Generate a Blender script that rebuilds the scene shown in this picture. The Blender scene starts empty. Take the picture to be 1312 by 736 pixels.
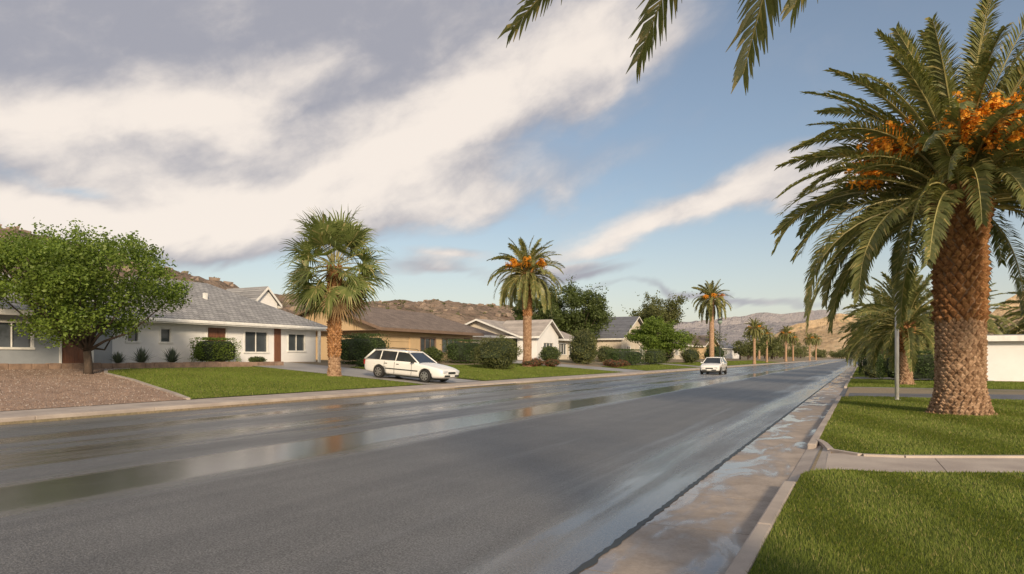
import bpy, bmesh, math, random
import numpy as np
from mathutils import Vector, Matrix, noise as mnoise
R=math.radians
TH=R(27.17); CT,ST=math.cos(TH),math.sin(TH)
EYE=1.5
def V(r,d):
    "site survey bearing (metres right / metres ahead) -> street grid"
    return (r*CT-d*ST, r*ST+d*CT)
scene=bpy.context.scene
COL=scene.collection
# ------------------------------------------------------------------ materials
class NT:
    def __init__(s,nt): s.nt=nt; s.n=nt.nodes; s.l=nt.links
    def new(s,t,**k):
        n=s.n.new(t)
        for a,b in k.items(): setattr(n,a,b)
        return n
    def put(s,sock,v):
        if isinstance(v,bpy.types.NodeSocket): s.l.new(v,sock)
        elif v is not None:
            if isinstance(v,(tuple,list)) and len(v)==3 and sock.type=='RGBA': v=(*v,1)
            sock.default_value=v
    def m(s,op,a,b=None,c=None,clamp=False):
        n=s.new('ShaderNodeMath',operation=op,use_clamp=clamp)
        s.put(n.inputs[0],a); s.put(n.inputs[1],b)
        if c is not None: s.put(n.inputs[2],c)
        return n.outputs[0]
    def noise(s,vec,scale,detail=4,rough=.5,dist=0):
        n=s.new('ShaderNodeTexNoise'); s.put(n.inputs['Vector'],vec)
        n.inputs['Scale'].default_value=scale; n.inputs['Detail'].default_value=detail
        n.inputs['Roughness'].default_value=rough; n.inputs['Distortion'].default_value=dist
        return n.outputs['Fac']
    def comb(s,x,y,z=0.0):
        n=s.new('ShaderNodeCombineXYZ')
        for i,v in enumerate((x,y,z)): s.put(n.inputs[i],v)
        return n.outputs[0]
    def sep(s,v):
        n=s.new('ShaderNodeSeparateXYZ'); s.put(n.inputs[0],v); return n.outputs
    def ss(s,x,a,b):
        n=s.new('ShaderNodeMapRange',interpolation_type='SMOOTHSTEP')
        s.put(n.inputs[0],x); n.inputs[1].default_value=a; n.inputs[2].default_value=b
        return n.outputs[0]
    def ramp(s,f,stops,interp='LINEAR'):
        n=s.new('ShaderNodeValToRGB'); s.put(n.inputs[0],f); cr=n.color_ramp; cr.interpolation=interp
        while len(cr.elements)<len(stops): cr.elements.new(.5)
        for e,(p,c) in zip(cr.elements,stops):
            e.position=p; e.color=(*c,1) if not isinstance(c,(int,float)) else (c,c,c,1)
        return n.outputs[0]
    def mix(s,f,a,b,mode='MIX'):
        n=s.new('ShaderNodeMix',data_type='RGBA',blend_type=mode)
        s.put(n.inputs[0],f); s.put(n.inputs[6],a); s.put(n.inputs[7],b); return n.outputs[2]
    def coord(s,k='Object'): return s.new('ShaderNodeTexCoord').outputs[k]
    def bump(s,h,strength,dist):
        n=s.new('ShaderNodeBump'); s.put(n.inputs['Height'],h); s.put(n.inputs['Strength'],strength)
        n.inputs['Distance'].default_value=dist; return n.outputs[0]
def newmat(name):
    m=bpy.data.materials.new(name); m.use_nodes=True; nt=m.node_tree; nt.nodes.clear(); t=NT(nt)
    out=t.new('ShaderNodeOutputMaterial'); p=t.new('ShaderNodeBsdfPrincipled'); t.l.new(p.outputs[0],out.inputs[0])
    return m,t,p,out
def mat(name,c,rough=.7,c2=None,scale=3,bump=0,bscale=30,metal=0,spec=.5,stretch=(1,1,1),detail=5,coat=0):
    m,t,p,o=newmat(name)
    co=t.coord()
    if stretch!=(1,1,1):
        mp=t.new('ShaderNodeMapping'); t.l.new(co,mp.inputs[0]); mp.inputs['Scale'].default_value=stretch; co=mp.outputs[0]
    if c2 is None: c2=tuple(x*.82 for x in c)
    f=t.noise(co,scale,detail,.6)
    t.l.new(t.mix(t.ss(f,.3,.7),c2,c),p.inputs['Base Color'])
    p.inputs['Roughness'].default_value=rough; p.inputs['Metallic'].default_value=metal
    p.inputs['Specular IOR Level'].default_value=spec; p.inputs['Coat Weight'].default_value=coat
    if bump: t.l.new(t.bump(t.noise(co,bscale,4,.6),bump,.02),p.inputs['Normal'])
    return m
def leafmat(name,c1,c2,c3=None,trans=.35,nscale=.8,rough=.5,spec=.35,dk=.68):
    m,t,p,o=newmat(name)
    g=t.new('ShaderNodeNewGeometry').outputs['Random Per Island']
    col=t.mix(g,c1,c2)
    n=t.noise(t.coord(),nscale,1,.6)
    col=t.mix(t.ss(n,.35,.7),t.mix(1,col,(dk,dk,dk),'MULTIPLY'),col)
    if c3: col=t.mix(t.ss(g,.86,.95),col,c3)
    t.l.new(col,p.inputs['Base Color']); p.inputs['Roughness'].default_value=rough
    p.inputs['Specular IOR Level'].default_value=spec
    if trans<=0: return m
    tr=t.new('ShaderNodeBsdfTranslucent'); t.l.new(t.mix(1,col,(1.3,1.35,.7),'MULTIPLY'),tr.inputs[0])
    ms=t.new('ShaderNodeMixShader'); ms.inputs[0].default_value=trans
    t.l.new(p.outputs[0],ms.inputs[1]); t.l.new(tr.outputs[0],ms.inputs[2]); t.l.new(ms.outputs[0],o.inputs[0])
    return m
M={}
M['grassblade']=leafmat('grass_blades',(.15,.20,.035),(.22,.265,.055),(.36,.32,.13),.3,.7,.6,.2,.8)
M['grassfar']=leafmat('grass_far',(.15,.205,.035),(.21,.265,.055),(.29,.27,.10),.3,.35,.6,.2,.8)
M['leaf']=leafmat('leaf_bright_green',(.12,.195,.035),(.21,.29,.05),None,.35,.9)
M['leafd']=leafmat('leaf_dark_green',(.08,.115,.034),(.13,.17,.05),None,.3,.6)
M['leafo']=leafmat('leaf_olive',(.12,.145,.05),(.19,.20,.075),None,.3,.4)
M['hedge']=leafmat('leaf_hedge',(.055,.09,.025),(.09,.14,.04),None,.25,1.2)
M['agave']=leafmat('leaf_agave',(.13,.17,.13),(.19,.23,.17),None,.15,1)
M['red']=leafmat('leaf_red_flowers',(.34,.07,.07),(.12,.14,.04),None,.2,1)
M['palm']=leafmat('palm_leaflet',(.15,.175,.06),(.25,.255,.095),(.42,.35,.14),.28,.5,.42,.5,.78)
M['palmfan']=leafmat('palm_fan',(.17,.22,.07),(.26,.30,.11),(.42,.37,.18),.3,.7,.45,.5,.75)
M['thatch']=leafmat('palm_thatch',(.26,.17,.09),(.38,.27,.15),None,.15,1,.8,.1)
M['rachis']=mat('palm_rachis',(.40,.36,.15),.5,(.29,.26,.10))
M['fruit']=leafmat('palm_fruit',(.85,.34,.03),(.92,.48,.06),None,.2,2,.5,.35,.85)
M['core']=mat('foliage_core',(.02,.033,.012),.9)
M['bark']=mat('bark',(.085,.06,.045),.9,(.04,.03,.022),6,.8,25,stretch=(1,1,.3))
def palmbark(name,a,b):
    m,t,p,o=newmat(name); co=t.coord()
    g=t.new('ShaderNodeNewGeometry').outputs['Random Per Island']
    col=t.mix(g,a,b); n=t.noise(co,7,6,.7)
    col=t.mix(t.ss(n,.35,.62),t.mix(1,col,(.5,.45,.4),'MULTIPLY'),col)
    t.l.new(col,p.inputs['Base Color']); p.inputs['Roughness'].default_value=.95
    p.inputs['Specular IOR Level'].default_value=.1
    t.l.new(t.bump(t.noise(co,35,5,.7),.8,.03),p.inputs['Normal']); return m
M['palmbark']=palmbark('palm_trunk_bark',(.36,.23,.15),(.55,.38,.26))
M['boots']=palmbark('palm_trunk_boots',(.34,.17,.08),(.56,.31,.15))
M['concrete']=mat('concrete_kerb',(.48,.42,.37),.75,(.35,.30,.27),1.2,.3,60)
M['drive']=mat('concrete_driveway',(.38,.36,.34),.5,(.28,.27,.26),.6,.2,50)
M['drivea']=mat('asphalt_driveway',(.16,.16,.165),.6,(.11,.11,.12),.6,.4,80)
M['white']=mat('white_stucco',(.82,.82,.83),.85,(.74,.75,.76),.7,.25,60)
M['greyw']=mat('grey_blue_stucco',(.34,.37,.41),.85,(.28,.31,.35),.7,.25,60)
M['tan']=mat('tan_stucco',(.58,.43,.26),.85,(.50,.37,.22),.7,.25,60)
M['cream']=mat('cream_stucco',(.66,.6,.5),.85,(.56,.5,.42),.7,.25,60)
M['trim']=mat('white_trim_paint',(.82,.82,.80),.5)
M['trimb']=mat('brown_trim_paint',(.22,.15,.11),.5)
M['door']=mat('brown_wood_door',(.22,.095,.05),.5,(.12,.05,.03),4,.2,20,stretch=(1,8,.5))
M['brick']=mat('low_stone_wall',(.33,.23,.17),.85,(.19,.13,.10),3,.8,8)
M['metal']=mat('galvanised_metal',(.68,.68,.67),.55,metal=.1)
M['dark']=mat('dark_paint',(.03,.035,.035),.5)
M['rubber']=mat('tyre_rubber',(.02,.02,.02),.8)
M['rim']=mat('wheel_alloy',(.55,.56,.58),.3,metal=.8)
M['carwhite']=mat('car_white_paint',(.80,.80,.79),.25,(.77,.77,.76),2,coat=.6)
M['lamp']=mat('headlight_lens',(.6,.62,.65),.1)
M['tail']=mat('tail_lens',(.4,.02,.02),.2)
def glassmat(name,c=(.03,.04,.05)):
    m,t,p,o=newmat(name); n=t.noise(t.coord(),.9,2)
    t.l.new(t.mix(n,tuple(x*.5 for x in c),tuple(x*1.8 for x in c)),p.inputs['Base Color'])
    p.inputs['Roughness'].default_value=.06; p.inputs['Specular IOR Level'].default_value=.8; return m
M['glass']=glassmat('window_glass',(.05,.06,.07)); M['cglass']=glassmat('car_glass',(.03,.035,.04))
M['gravel']=mat('gravel',(.38,.27,.21),.95,(.24,.17,.13),9,1,45)
def roofmat(name,a,b):
    m,t,p,o=newmat(name); x,y,z=t.sep(t.coord())
    br=t.new('ShaderNodeTexBrick'); t.l.new(t.comb(y,t.m('MULTIPLY',z,2.0)),br.inputs['Vector'])
    br.inputs['Scale'].default_value=1; br.inputs['Brick Width'].default_value=.35; br.inputs['Row Height'].default_value=.28
    br.inputs['Mortar Size'].default_value=.018; br.inputs['Color1'].default_value=(*a,1); br.inputs['Color2'].default_value=(*b,1)
    br.inputs['Mortar'].default_value=(*[q*.4 for q in a],1)
    n=t.noise(t.coord(),1.2,5,.6)
    t.l.new(t.mix(t.ss(n,.3,.7),t.mix(1,br.outputs[0],(.75,.75,.75),'MULTIPLY'),br.outputs[0]),p.inputs['Base Color'])
    p.inputs['Roughness'].default_value=.85
    t.l.new(t.bump(br.outputs['Fac'],-.5,.02),p.inputs['Normal']); return m
M['roofg']=roofmat('grey_shingles',(.28,.28,.29),(.38,.38,.385))
M['roofb']=roofmat('brown_shingles',(.20,.155,.13),(.28,.22,.185))
M['roofl']=roofmat('pale_shingles',(.42,.38,.35),(.52,.47,.43))
M['roofs']=roofmat('slate_shingles',(.15,.16,.19),(.21,.22,.25))
def lawnmat():
    m,t,p,o=newmat('lawn_turf'); co=t.coord()
    n=t.noise(co,.5,4,.6); n2=t.noise(co,60,3,.7)
    c=t.mix(t.ss(n,.3,.7),(.10,.14,.03),(.14,.175,.04)); c=t.mix(t.ss(n2,.35,.65),t.mix(1,c,(.55,.6,.55),'MULTIPLY'),c)
    t.l.new(c,p.inputs['Base Color']); p.inputs['Roughness'].default_value=.9; p.inputs['Specular IOR Level'].default_value=.1
    t.l.new(t.bump(n2,.8,.03),p.inputs['Normal']); return m
M['lawn']=lawnmat()
def groundmat():
    m,t,p,o=newmat('dry_ground'); co=t.coord(); n=t.noise(co,.08,6,.6); n2=t.noise(co,14,4,.7)
    c=t.ramp(n,[(.3,(.24,.17,.12)),(.5,(.30,.24,.16)),(.7,(.12,.13,.06))]); c=t.mix(t.ss(n2,.3,.7),t.mix(1,c,(.6,.6,.6),'MULTIPLY'),c)
    t.l.new(c,p.inputs['Base Color']); p.inputs['Roughness'].default_value=.95; return m
M['ground']=groundmat()
def roadmat():
    m,t,p,o=newmat('wet_asphalt'); co=t.coord(); x,y,z=t.sep(co)
    xw=t.m('ADD',x,t.m('MULTIPLY',t.m('SUBTRACT',t.noise(t.comb(0.0,t.m('MULTIPLY',y,.12)),1,2),.5),.8))
    bias=t.ramp(t.m('DIVIDE',t.m('ADD',xw,18),18),
        [(0,.58),(.10,.42),(.20,.60),(.30,.44),(.40,.60),(.47,.34),(.52,.82),(.575,.80),(.62,.18),(.78,.16),(.83,.36),(.865,.60),(.90,.58),(1,.45)])
    n1=t.noise(t.comb(t.m('MULTIPLY',x,1.3),t.m('MULTIPLY',y,.06)),1.0,5,.58,.3)
    n2=t.noise(t.comb(x,t.m('MULTIPLY',y,.22)),.9,5,.65)
    w=t.m('ADD',t.m('ADD',t.m('MULTIPLY',n1,1.0),t.m('MULTIPLY',n2,.45)),bias)
    wet=t.ss(w,.98,1.44)
    grain=t.noise(co,60,2,.8); g2=t.noise(co,18,3,.75); mid=t.noise(co,1.1,4,.65)
    trk=t.noise(t.comb(t.m('MULTIPLY',x,2.5),t.m('MULTIPLY',y,.03)),1,3,.6)
    c=t.mix(t.ss(grain,.36,.66),(.075,.076,.079),(.33,.33,.33))
    c=t.mix(t.ss(g2,.3,.7),t.mix(1,c,(.66,.66,.66),'MULTIPLY'),c)
    c=t.mix(t.ss(mid,.25,.75),t.mix(1,c,(.8,.8,.8),'MULTIPLY'),c)
    c=t.mix(t.ss(trk,.35,.65),t.mix(1,c,(.82,.82,.83),'MULTIPLY'),c)
    c=t.mix(t.m('MULTIPLY',wet,.5),c,(.08,.08,.085))
    t.l.new(c,p.inputs['Base Color'])
    r=t.m('SUBTRACT',.50,t.m('MULTIPLY',wet,.37)); t.l.new(r,p.inputs['Roughness'])
    p.inputs['Specular IOR Level'].default_value=.7
    h=t.m('ADD',grain,t.m('MULTIPLY',g2,.5))
    bs=t.m('SUBTRACT',.85,t.m('MULTIPLY',wet,.80))
    t.l.new(t.bump(h,bs,.016),p.inputs['Normal']); return m
M['road']=roadmat()
def guttermat():
    m,t,p,o=newmat('wet_concrete'); co=t.coord(); x,y,z=t.sep(co)
    n=t.noise(t.comb(t.m('MULTIPLY',x,1.4),t.m('MULTIPLY',y,.5)),1.3,6,.6,.5)
    wet=t.ss(t.m('ADD',n,t.m('MULTIPLY',t.m('ADD',x,1.27),-.16)),.44,.62)
    n2=t.noise(co,2.2,6,.7); n3=t.noise(co,40,3,.7)
    c=t.mix(t.ss(n2,.3,.7),(.32,.265,.22),(.46,.39,.335)); c=t.mix(t.ss(n3,.3,.7),t.mix(1,c,(.82,.82,.82),'MULTIPLY'),c)
    c=t.mix(wet,c,t.mix(1,c,(.62,.62,.65),'MULTIPLY'))
    t.l.new(c,p.inputs['Base Color']); t.l.new(t.m('SUBTRACT',.72,t.m('MULTIPLY',wet,.64)),p.inputs['Roughness'])
    p.inputs['Specular IOR Level'].default_value=.65
    t.l.new(t.bump(t.noise(co,90,4,.7),t.m('SUBTRACT',.4,t.m('MULTIPLY',wet,.37)),.005),p.inputs['Normal']); return m
M['gutter']=guttermat()
def hillmat(name,a,b,veg,vs,vt,strata=.25):
    m,t,p,o=newmat(name); co=t.coord(); x,y,z=t.sep(co)
    n=t.noise(co,vs*.15,6,.65)
    st=t.noise(t.comb(t.m('MULTIPLY',x,.02),t.m('MULTIPLY',y,.02),t.m('MULTIPLY',z,strata)),3,4,.6)
    c=t.mix(t.ss(t.m('ADD',t.m('MULTIPLY',n,.5),t.m('MULTIPLY',st,.5)),.38,.62),a,b)
    v=t.noise(co,vs,4,.7); c=t.mix(t.ss(v,vt,vt+.06),c,veg)
    t.l.new(c,p.inputs['Base Color']); p.inputs['Roughness'].default_value=.95; p.inputs['Specular IOR Level'].default_value=.1
    t.l.new(t.bump(t.noise(co,vs*.8,6,.7),.9,1/vs),p.inputs['Normal']); return m
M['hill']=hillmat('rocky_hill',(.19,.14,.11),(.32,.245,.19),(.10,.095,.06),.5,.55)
M['hillo']=hillmat('sunlit_hill',(.46,.33,.20),(.64,.49,.32),(.30,.27,.16),.05,.58,.05)  # warm orange sunlight is painted into these base colours
M['hillb']=hillmat('hazy_mesa',(.30,.29,.32),(.39,.37,.38),(.26,.27,.28),.02,.6,.02)  # bluish aerial haze is put into the paler base colours

# ------------------------------------------------------------------ mesh helpers
def link(o,parent=None):
    COL.objects.link(o)
    if parent: o.parent=parent
    return o
def empty(name,loc=(0,0,0),rz=0):
    e=bpy.data.objects.new(name,None); e.location=loc; e.rotation_euler=(0,0,rz); e.empty_display_size=.3; return link(e)
def obj(name,verts,faces,mats,parent=None,smooth=False,mi=None):
    me=bpy.data.meshes.new(name); me.from_pydata([tuple(v) for v in verts],[],faces)
    for mm in (mats if isinstance(mats,list) else [mats]): me.materials.append(mm)
    if smooth: me.polygons.foreach_set('use_smooth',[True]*len(me.polygons))
    me.update(); return link(bpy.data.objects.new(name,me),parent)
def npobj(name,v,k,mats,parent=None,faces=None):
    v=np.asarray(v,dtype=np.float32)
    if faces is None: faces=np.arange(len(v),dtype=np.int32).reshape(-1,k)
    faces=np.asarray(faces,dtype=np.int32)
    me=bpy.data.meshes.new(name); me.vertices.add(len(v)); me.vertices.foreach_set('co',v.ravel())
    me.loops.add(faces.size); me.loops.foreach_set('vertex_index',faces.ravel())
    me.polygons.add(len(faces)); me.polygons.foreach_set('loop_start',np.arange(0,faces.size,k,dtype=np.int32))
    me.polygons.foreach_set('loop_total',np.full(len(faces),k,dtype=np.int32))
    me.materials.append(mats); me.update(calc_edges=True); me.validate()
    return link(bpy.data.objects.new(name,me),parent)
class MB:
    def __init__(s): s.v=[]; s.f=[]
    def box(s,x0,x1,y0,y1,z0,z1):
        b=len(s.v); s.v+=[(x,y,z) for z in (z0,z1) for y in (y0,y1) for x in (x0,x1)]
        s.f+=[tuple(b+i for i in q) for q in ((0,2,3,1),(4,5,7,6),(0,1,5,4),(2,6,7,3),(0,4,6,2),(1,3,7,5))]
    def poly(s,pts):
        b=len(s.v); s.v+=[tuple(p) for p in pts]; s.f.append(tuple(range(b,b+len(pts))))
    def prism(s,pts,dz):
        b=len(s.v); n=len(pts); s.v+=[tuple(p) for p in pts]+[(p[0],p[1],p[2]-dz) for p in pts]
        s.f.append(tuple(range(b,b+n))); s.f.append(tuple(range(b+2*n-1,b+n-1,-1)))
        for i in range(n): j=(i+1)%n; s.f.append((b+i,b+n+i,b+n+j,b+j))
    def tube(s,pts,rad,seg=8,cap=True):
        b=len(s.v); n=len(pts); P=[Vector(p) for p in pts]
        for i,p in enumerate(P):
            T=(P[min(i+1,n-1)]-P[max(i-1,0)]).normalized()
            a=T.cross(Vector((0,0,1))) if abs(T.z)<.95 else T.cross(Vector((1,0,0)))
            a.normalize(); c=T.cross(a)
            for k in range(seg):
                w=2*math.pi*k/seg; s.v.append(tuple(p+(a*math.cos(w)+c*math.sin(w))*rad[i]))
        for i in range(n-1):
            for k in range(seg):
                k2=(k+1)%seg; s.f.append((b+i*seg+k,b+i*seg+k2,b+(i+1)*seg+k2,b+(i+1)*seg+k))
        if cap: s.f.append(tuple(b+(n-1)*seg+k for k in range(seg))); s.f.append(tuple(b+k for k in range(seg-1,-1,-1)))
    def obj(s,name,m,parent=None,smooth=False): return obj(name,s.v,s.f,m,parent,smooth)
def bevel(o,w=.02,seg=2):
    md=o.modifiers.new('bevel','BEVEL'); md.width=w; md.segments=seg; md.limit_method='ANGLE'; return o
# ------------------------------------------------------------------ terrain
def gz(X):
    if X>=-17.05: return 0.0
    if X>-19: return .14
    if X>-34: return .15+.07*(-19-X)
    if X>-75: return 1.2+.02*(-34-X)
    return 2.02
def build_ground():
    xs=[-6000,-400,-150,-75,-40,-34,-19.02,-19.0,-16.95,-16.94,-.6,-.59,60,600,6000]
    zs=[2.0,2.0,2.0,2.0,1.3,1.19,.14,.06,.06,-.03,-.03,.07,.07,.07,.07]
    ys=[-800,-100,0,50,100,200,400,900,2500,9000]
    v=[(x,y,z) for y in ys for x,z in zip(xs,zs)]; n=len(xs)
    f=[(j*n+i,j*n+i+1,(j+1)*n+i+1,(j+1)*n+i) for j in range(len(ys)-1) for i in range(n-1)]
    obj('ground',v,f,M['ground'])
build_ground()
def sheet(name,x0,x1,y0,y1,z,m):
    return obj(name,[(x0,y0,z),(x1,y0,z),(x1,y1,z),(x0,y1,z)],[(0,1,2,3)],m)
sheet('road',-17.0,-1.75,-60,900,0,M['road'])
mb=MB(); y=-12.0; k=0
while y<160:
    mb.box(-1.745,-.79,y+.006,y+1.5-.006,-.08,.012); y+=1.5
g=mb.obj('gutter',M['gutter']); 
mb=MB(); mb.box(-1.75,-.60,-60,900,-.1,-.006); mb.box(-1.745,-.79,160,900,-.08,.012); mb.obj('gutter_bed',M['dark'],g)
rng=random.Random(3); pts=[]
mb=MB(); N=700
for i in range(N):
    yy=1+i*.09; a=-1.755-.03*rng.random()-.01; b=-1.738+.03*rng.random()
    pts.append((a,b,yy))
for (a,b,y0),(a2,b2,y1) in zip(pts,pts[1:]): mb.poly([(a,y0,.0165),(b,y0,.0165),(b2,y1,.0165),(a2,y1,.0165)])
mb.obj('asphalt_joint',M['dark'],g)
def kerb(name,runs,x0,x1,h,m=M['concrete']):
    mb=MB()
    for a,b in runs:
        y=a
        while y<b-.01:
            e=min(b,y+3.0); mb.box(x0,x1,y+.004,e-.004,-.05,h); y=e
    return bevel(mb.obj(name,m),.018)
kerb('kerb',[(-12,8.2),(11.9,27.2),(36.2,49),(55,300)],-.79,-.655,.12)
kerb('kerb',[(-60,27.2),(33.6,58.8),(66.5,92),(98,300)],-17.12,-16.97,.15)
mb=MB(); y=-30.0
while y<200:
    mb.box(-19.0,-17.12,y+.006,y+1.5-.006,.0,.155); y+=1.5
mb.box(-19,-17.12,200,700,0,.15)
mb.obj('sidewalk',M['concrete'])
sheet('driveway_apron',-17.12,-16.9,27.2,33.6,.075,M['drive'])
def slope(name,x0,x1,y0,y1,off,m):
    n=10; v=[];f=[]
    for i in range(n+1):
        x=x0+(x1-x0)*i/n; z=gz(x-1e-4)+off
        v+=[(x,y0,z),(x,y1,z)]
    f=[(2*i,2*i+1,2*i+3,2*i+2) for i in range(n)]
    return obj(name,v,f,m)
slope('driveway',-19.01,-33.6,27.9,33.2,.02,M['drive'])
slope('driveway',-19.01,-33.6,59.2,66,.02,M['drive'])
slope('driveway',-19.01,-33.6,92,97.5,.02,M['drive'])
# ---- grass
def inpoly(px,py,poly):
    ins=np.zeros(len(px),bool); n=len(poly)
    for i in range(n):
        x0,y0=poly[i]; x1,y1=poly[(i+1)%n]
        c=((y0>py)!=(y1>py)); 
        with np.errstate(divide='ignore',invalid='ignore'): xi=(x1-x0)*(py-y0)/(y1-y0+1e-12)+x0
        ins^=c&(px<xi)
    return ins
def gzv(X): return np.where(X>-17,.10,np.where(X>-34,.15+.07*(-19-X),1.2))
def lawn(name,poly,zoff,dens,h,w,seed,blade,thick=.1,zf=None,ymaxdens=None,stripe=0):
    rg=np.random.default_rng(seed)
    xs=[p[0] for p in poly]; ys=[p[1] for p in poly]
    A=(max(xs)-min(xs))*(max(ys)-min(ys)); n=int(A*dens)
    px=rg.uniform(min(xs),max(xs),n); py=rg.uniform(min(ys),max(ys),n)
    if ymaxdens:
        keep=rg.random(n)<np.clip((ymaxdens/np.maximum(np.hypot(px,py),1))**1.6,0,1); px=px[keep];py=py[keep]
    k=inpoly(px,py,poly); px=px[k];py=py[k]; n=len(px)
    bz=(gzv(px)+zoff)
    a=rg.uniform(0,2*np.pi,n); hh=h*rg.uniform(.5,1.15,n); ww=w*rg.uniform(.7,1.3,n)
    if ymaxdens: ww*=np.clip(np.hypot(px,py)/ymaxdens,1,4)
    la=rg.uniform(0,2*np.pi,n); ln=hh*rg.uniform(.1,.8,n)
    lx=np.cos(la)*ln; ly=np.sin(la)*ln
    if stripe:   # the mower lays the blades alternately away and back
        s=np.clip(np.sin((px*.93+py*.36+.12*np.sin(py*1.3))*np.pi/stripe)*2+rg.normal(0,.6,n),-1,1)
        ly=ly*.8+s*hh*.55; lx=lx*.8-s*hh*.08
    v=np.zeros((n,3,3)); dx=np.cos(a)*ww/2; dy=np.sin(a)*ww/2
    v[:,0]=np.stack([px-dx,py-dy,bz-.003],1); v[:,1]=np.stack([px+dx,py+dy,bz-.003],1)
    v[:,2]=np.stack([px+lx,py+ly,bz+hh*(.85 if stripe else 1)],1)
    xs2=[p[0] for p in poly]
    if all(x>-17 for x in xs2):
        mb=MB(); mb.prism([(x,y,.1+zoff) for x,y in poly],thick); o=mb.obj(name,M['lawn'])
    else:
        bm=bmesh.new(); vs=[bm.verts.new((x,y,0)) for x,y in poly]; bm.faces.new(vs)
        bmesh.ops.bisect_plane(bm,geom=bm.verts[:]+bm.edges[:]+bm.faces[:],plane_co=(-34,0,0),plane_no=(1,0,0))
        for q in bm.verts: q.co.z=gz(min(q.co.x,-19.001))+zoff
        me=bpy.data.meshes.new(name); bm.to_mesh(me); me.materials.append(M['lawn']); o=link(bpy.data.objects.new(name,me))
    npobj('grass_blades',v.reshape(-1,3),3,M[blade],o)
    return o
def arc(cx,cy,r,a0,a1,n=8): return [(cx+r*math.cos(R(a0+(a1-a0)*i/n)),cy+r*math.sin(R(a0+(a1-a0)*i/n))) for i in range(n+1)]
L1=[(-.65,1.0),(14,1.0),(14,16.0)]+[(1.75,10.15),(.35,9.45)]+arc(.05,8.75,.7,115,180,6)
lawn('lawn',L1,.012,5200,.040,.006,1,'grassblade',ymaxdens=5.5,stripe=.62)
L2=[(-.5,12.2),(-.38,11.4),(.0,11.05),(.5,11.15),(2.05,11.95),(9,15.5),(16,19.2),(24,27.3),(-.1,27.3),(-.65,26.6),(-.65,12.6)]
lawn('lawn',L2,.012,1400,.045,.012,2,'grassblade',ymaxdens=14,stripe=1.1)
mb=MB()
eg=[(-.62,12.6),(-.5,12.1),(-.38,11.33),(.0,10.97),(.5,11.07),(2.09,11.87),(9.04,15.42),(16.04,19.12)]
for (a,b),(c,d) in zip(eg,eg[1:]):
    L=math.hypot(c-a,d-b); nx,ny=(d-b)/L*.09,-(c-a)/L*.09
    mb.prism([(a,b,.125),(a+nx,b+ny,.125),(c+nx,d+ny,.125),(c,d,.125)],.1)
mb.obj('lawn_edging',M['concrete'])
L3=[(-.65,36.5),(20,36.5),(20,44),(-.65,48.7)]
lawn('lawn',L3,.012,250,.06,.03,3,'grassfar')
lawn('lawn',[(-.65,55.5),(4,55.5),(4,110),(-.65,110)],.012,60,.06,.06,4,'grassfar')
mb=MB()
def pp(t,s):
    ax,ay=-.42,9.25; ux,uy=.893,.45; L=1.55
    return (ax+ux*t+(-.03)*s, ay+uy*t+s*L)
t=0.0
while t<26:
    a=t+.006; b=t+1.5-.006; mb.prism([(*pp(a,-.1),.096),(*pp(b,-.1),.096),(*pp(b,1.12),.096),(*pp(a,1.12),.096)],.07); t+=1.5
mb.prism([(-.80,8.0,.02),(-.42,8.2,.096),(-.42,9.0,.096),(-.42,11.2,.096),(-.42,12.3,.1),(-.80,12.2,.02)],.07)
mb.obj('path',M['concrete'])
mb=MB(); mb.prism([(-.80,27.2,.02),(-.3,27.6,.095),(30,27.6,.095),(30,36.3,.095),(-.3,36.3,.095),(-.80,36.2,.02)],.06)
mb.prism([(-.80,49,.02),(-.3,49,.095),(7,49,.095),(7,55,.095),(-.3,55,.095),(-.80,55,.02)],.06)
mb.obj('driveway',M['drivea'])
Lf=[(-19.03,14.6),(-19.03,27.6),(-30.2,27.6),(-30.2,20),(-29.6,18.6),(-28.2,17.7),(-25.5,17.0),(-22.5,15.9),(-20.5,15.2)]
lawn('lawn',Lf,.02,420,.06,.025,5,'grassfar')
lawn('lawn',[(-19.03,33.8),(-19.03,58.8),(-29,58.8),(-29,33.8)],.02,160,.07,.04,6,'grassfar')
lawn('lawn',[(-19.03,66.5),(-19.03,91),(-24,91),(-24,66.5)],.02,80,.07,.05,7,'grassfar')
lawn('lawn',[(-19.03,98),(-19.03,190),(-26,190),(-26,98)],.02,30,.09,.08,8,'grassfar')
gv=[(-19.03,-20),(-19.03,14.5),(-22.5,15.8),(-25.5,16.9),(-28.2,17.6),(-30.2,19.9),(-30.8,20),(-30.8,-20)]
gp=obj('gravel_yard',[(x,y,gz(x-1e-3)+.012) for x,y in gv],[tuple(range(len(gv)))],M['gravel'])
rg=np.random.default_rng(9); n=26000
px=rg.uniform(-30.8,-19.03,n);py=rg.uniform(4,20,n);k=inpoly(px,py,gv);px=px[k];py=py[k];n=len(px)
z=gzv(px)+.012; s=rg.uniform(.012,.04,n)
c=np.stack([px,py,z],1); tet=np.array([[1,0,-.1],[-.5,.87,-.1],[0,0,1.0],[-.5,-.87,-.1]])
rot=rg.uniform(0,6.28,n); cs,sn=np.cos(rot),np.sin(rot)
vv=np.zeros((n,4,3))
for i in range(4):
    vv[:,i,0]=c[:,0]+s*(tet[i,0]*cs-tet[i,1]*sn); vv[:,i,1]=c[:,1]+s*(tet[i,0]*sn+tet[i,1]*cs); vv[:,i,2]=c[:,2]+s*tet[i,2]
b=np.arange(n)[:,None]*4; fc=np.concatenate([b+[0,1,2],b+[1,3,2],b+[3,0,2]],0)
npobj('pebbles',vv.reshape(-1,3),3,leafmat('pebble',(.42,.30,.23),(.26,.18,.14),(.5,.42,.36),0,2,.9),gp,fc)
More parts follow.
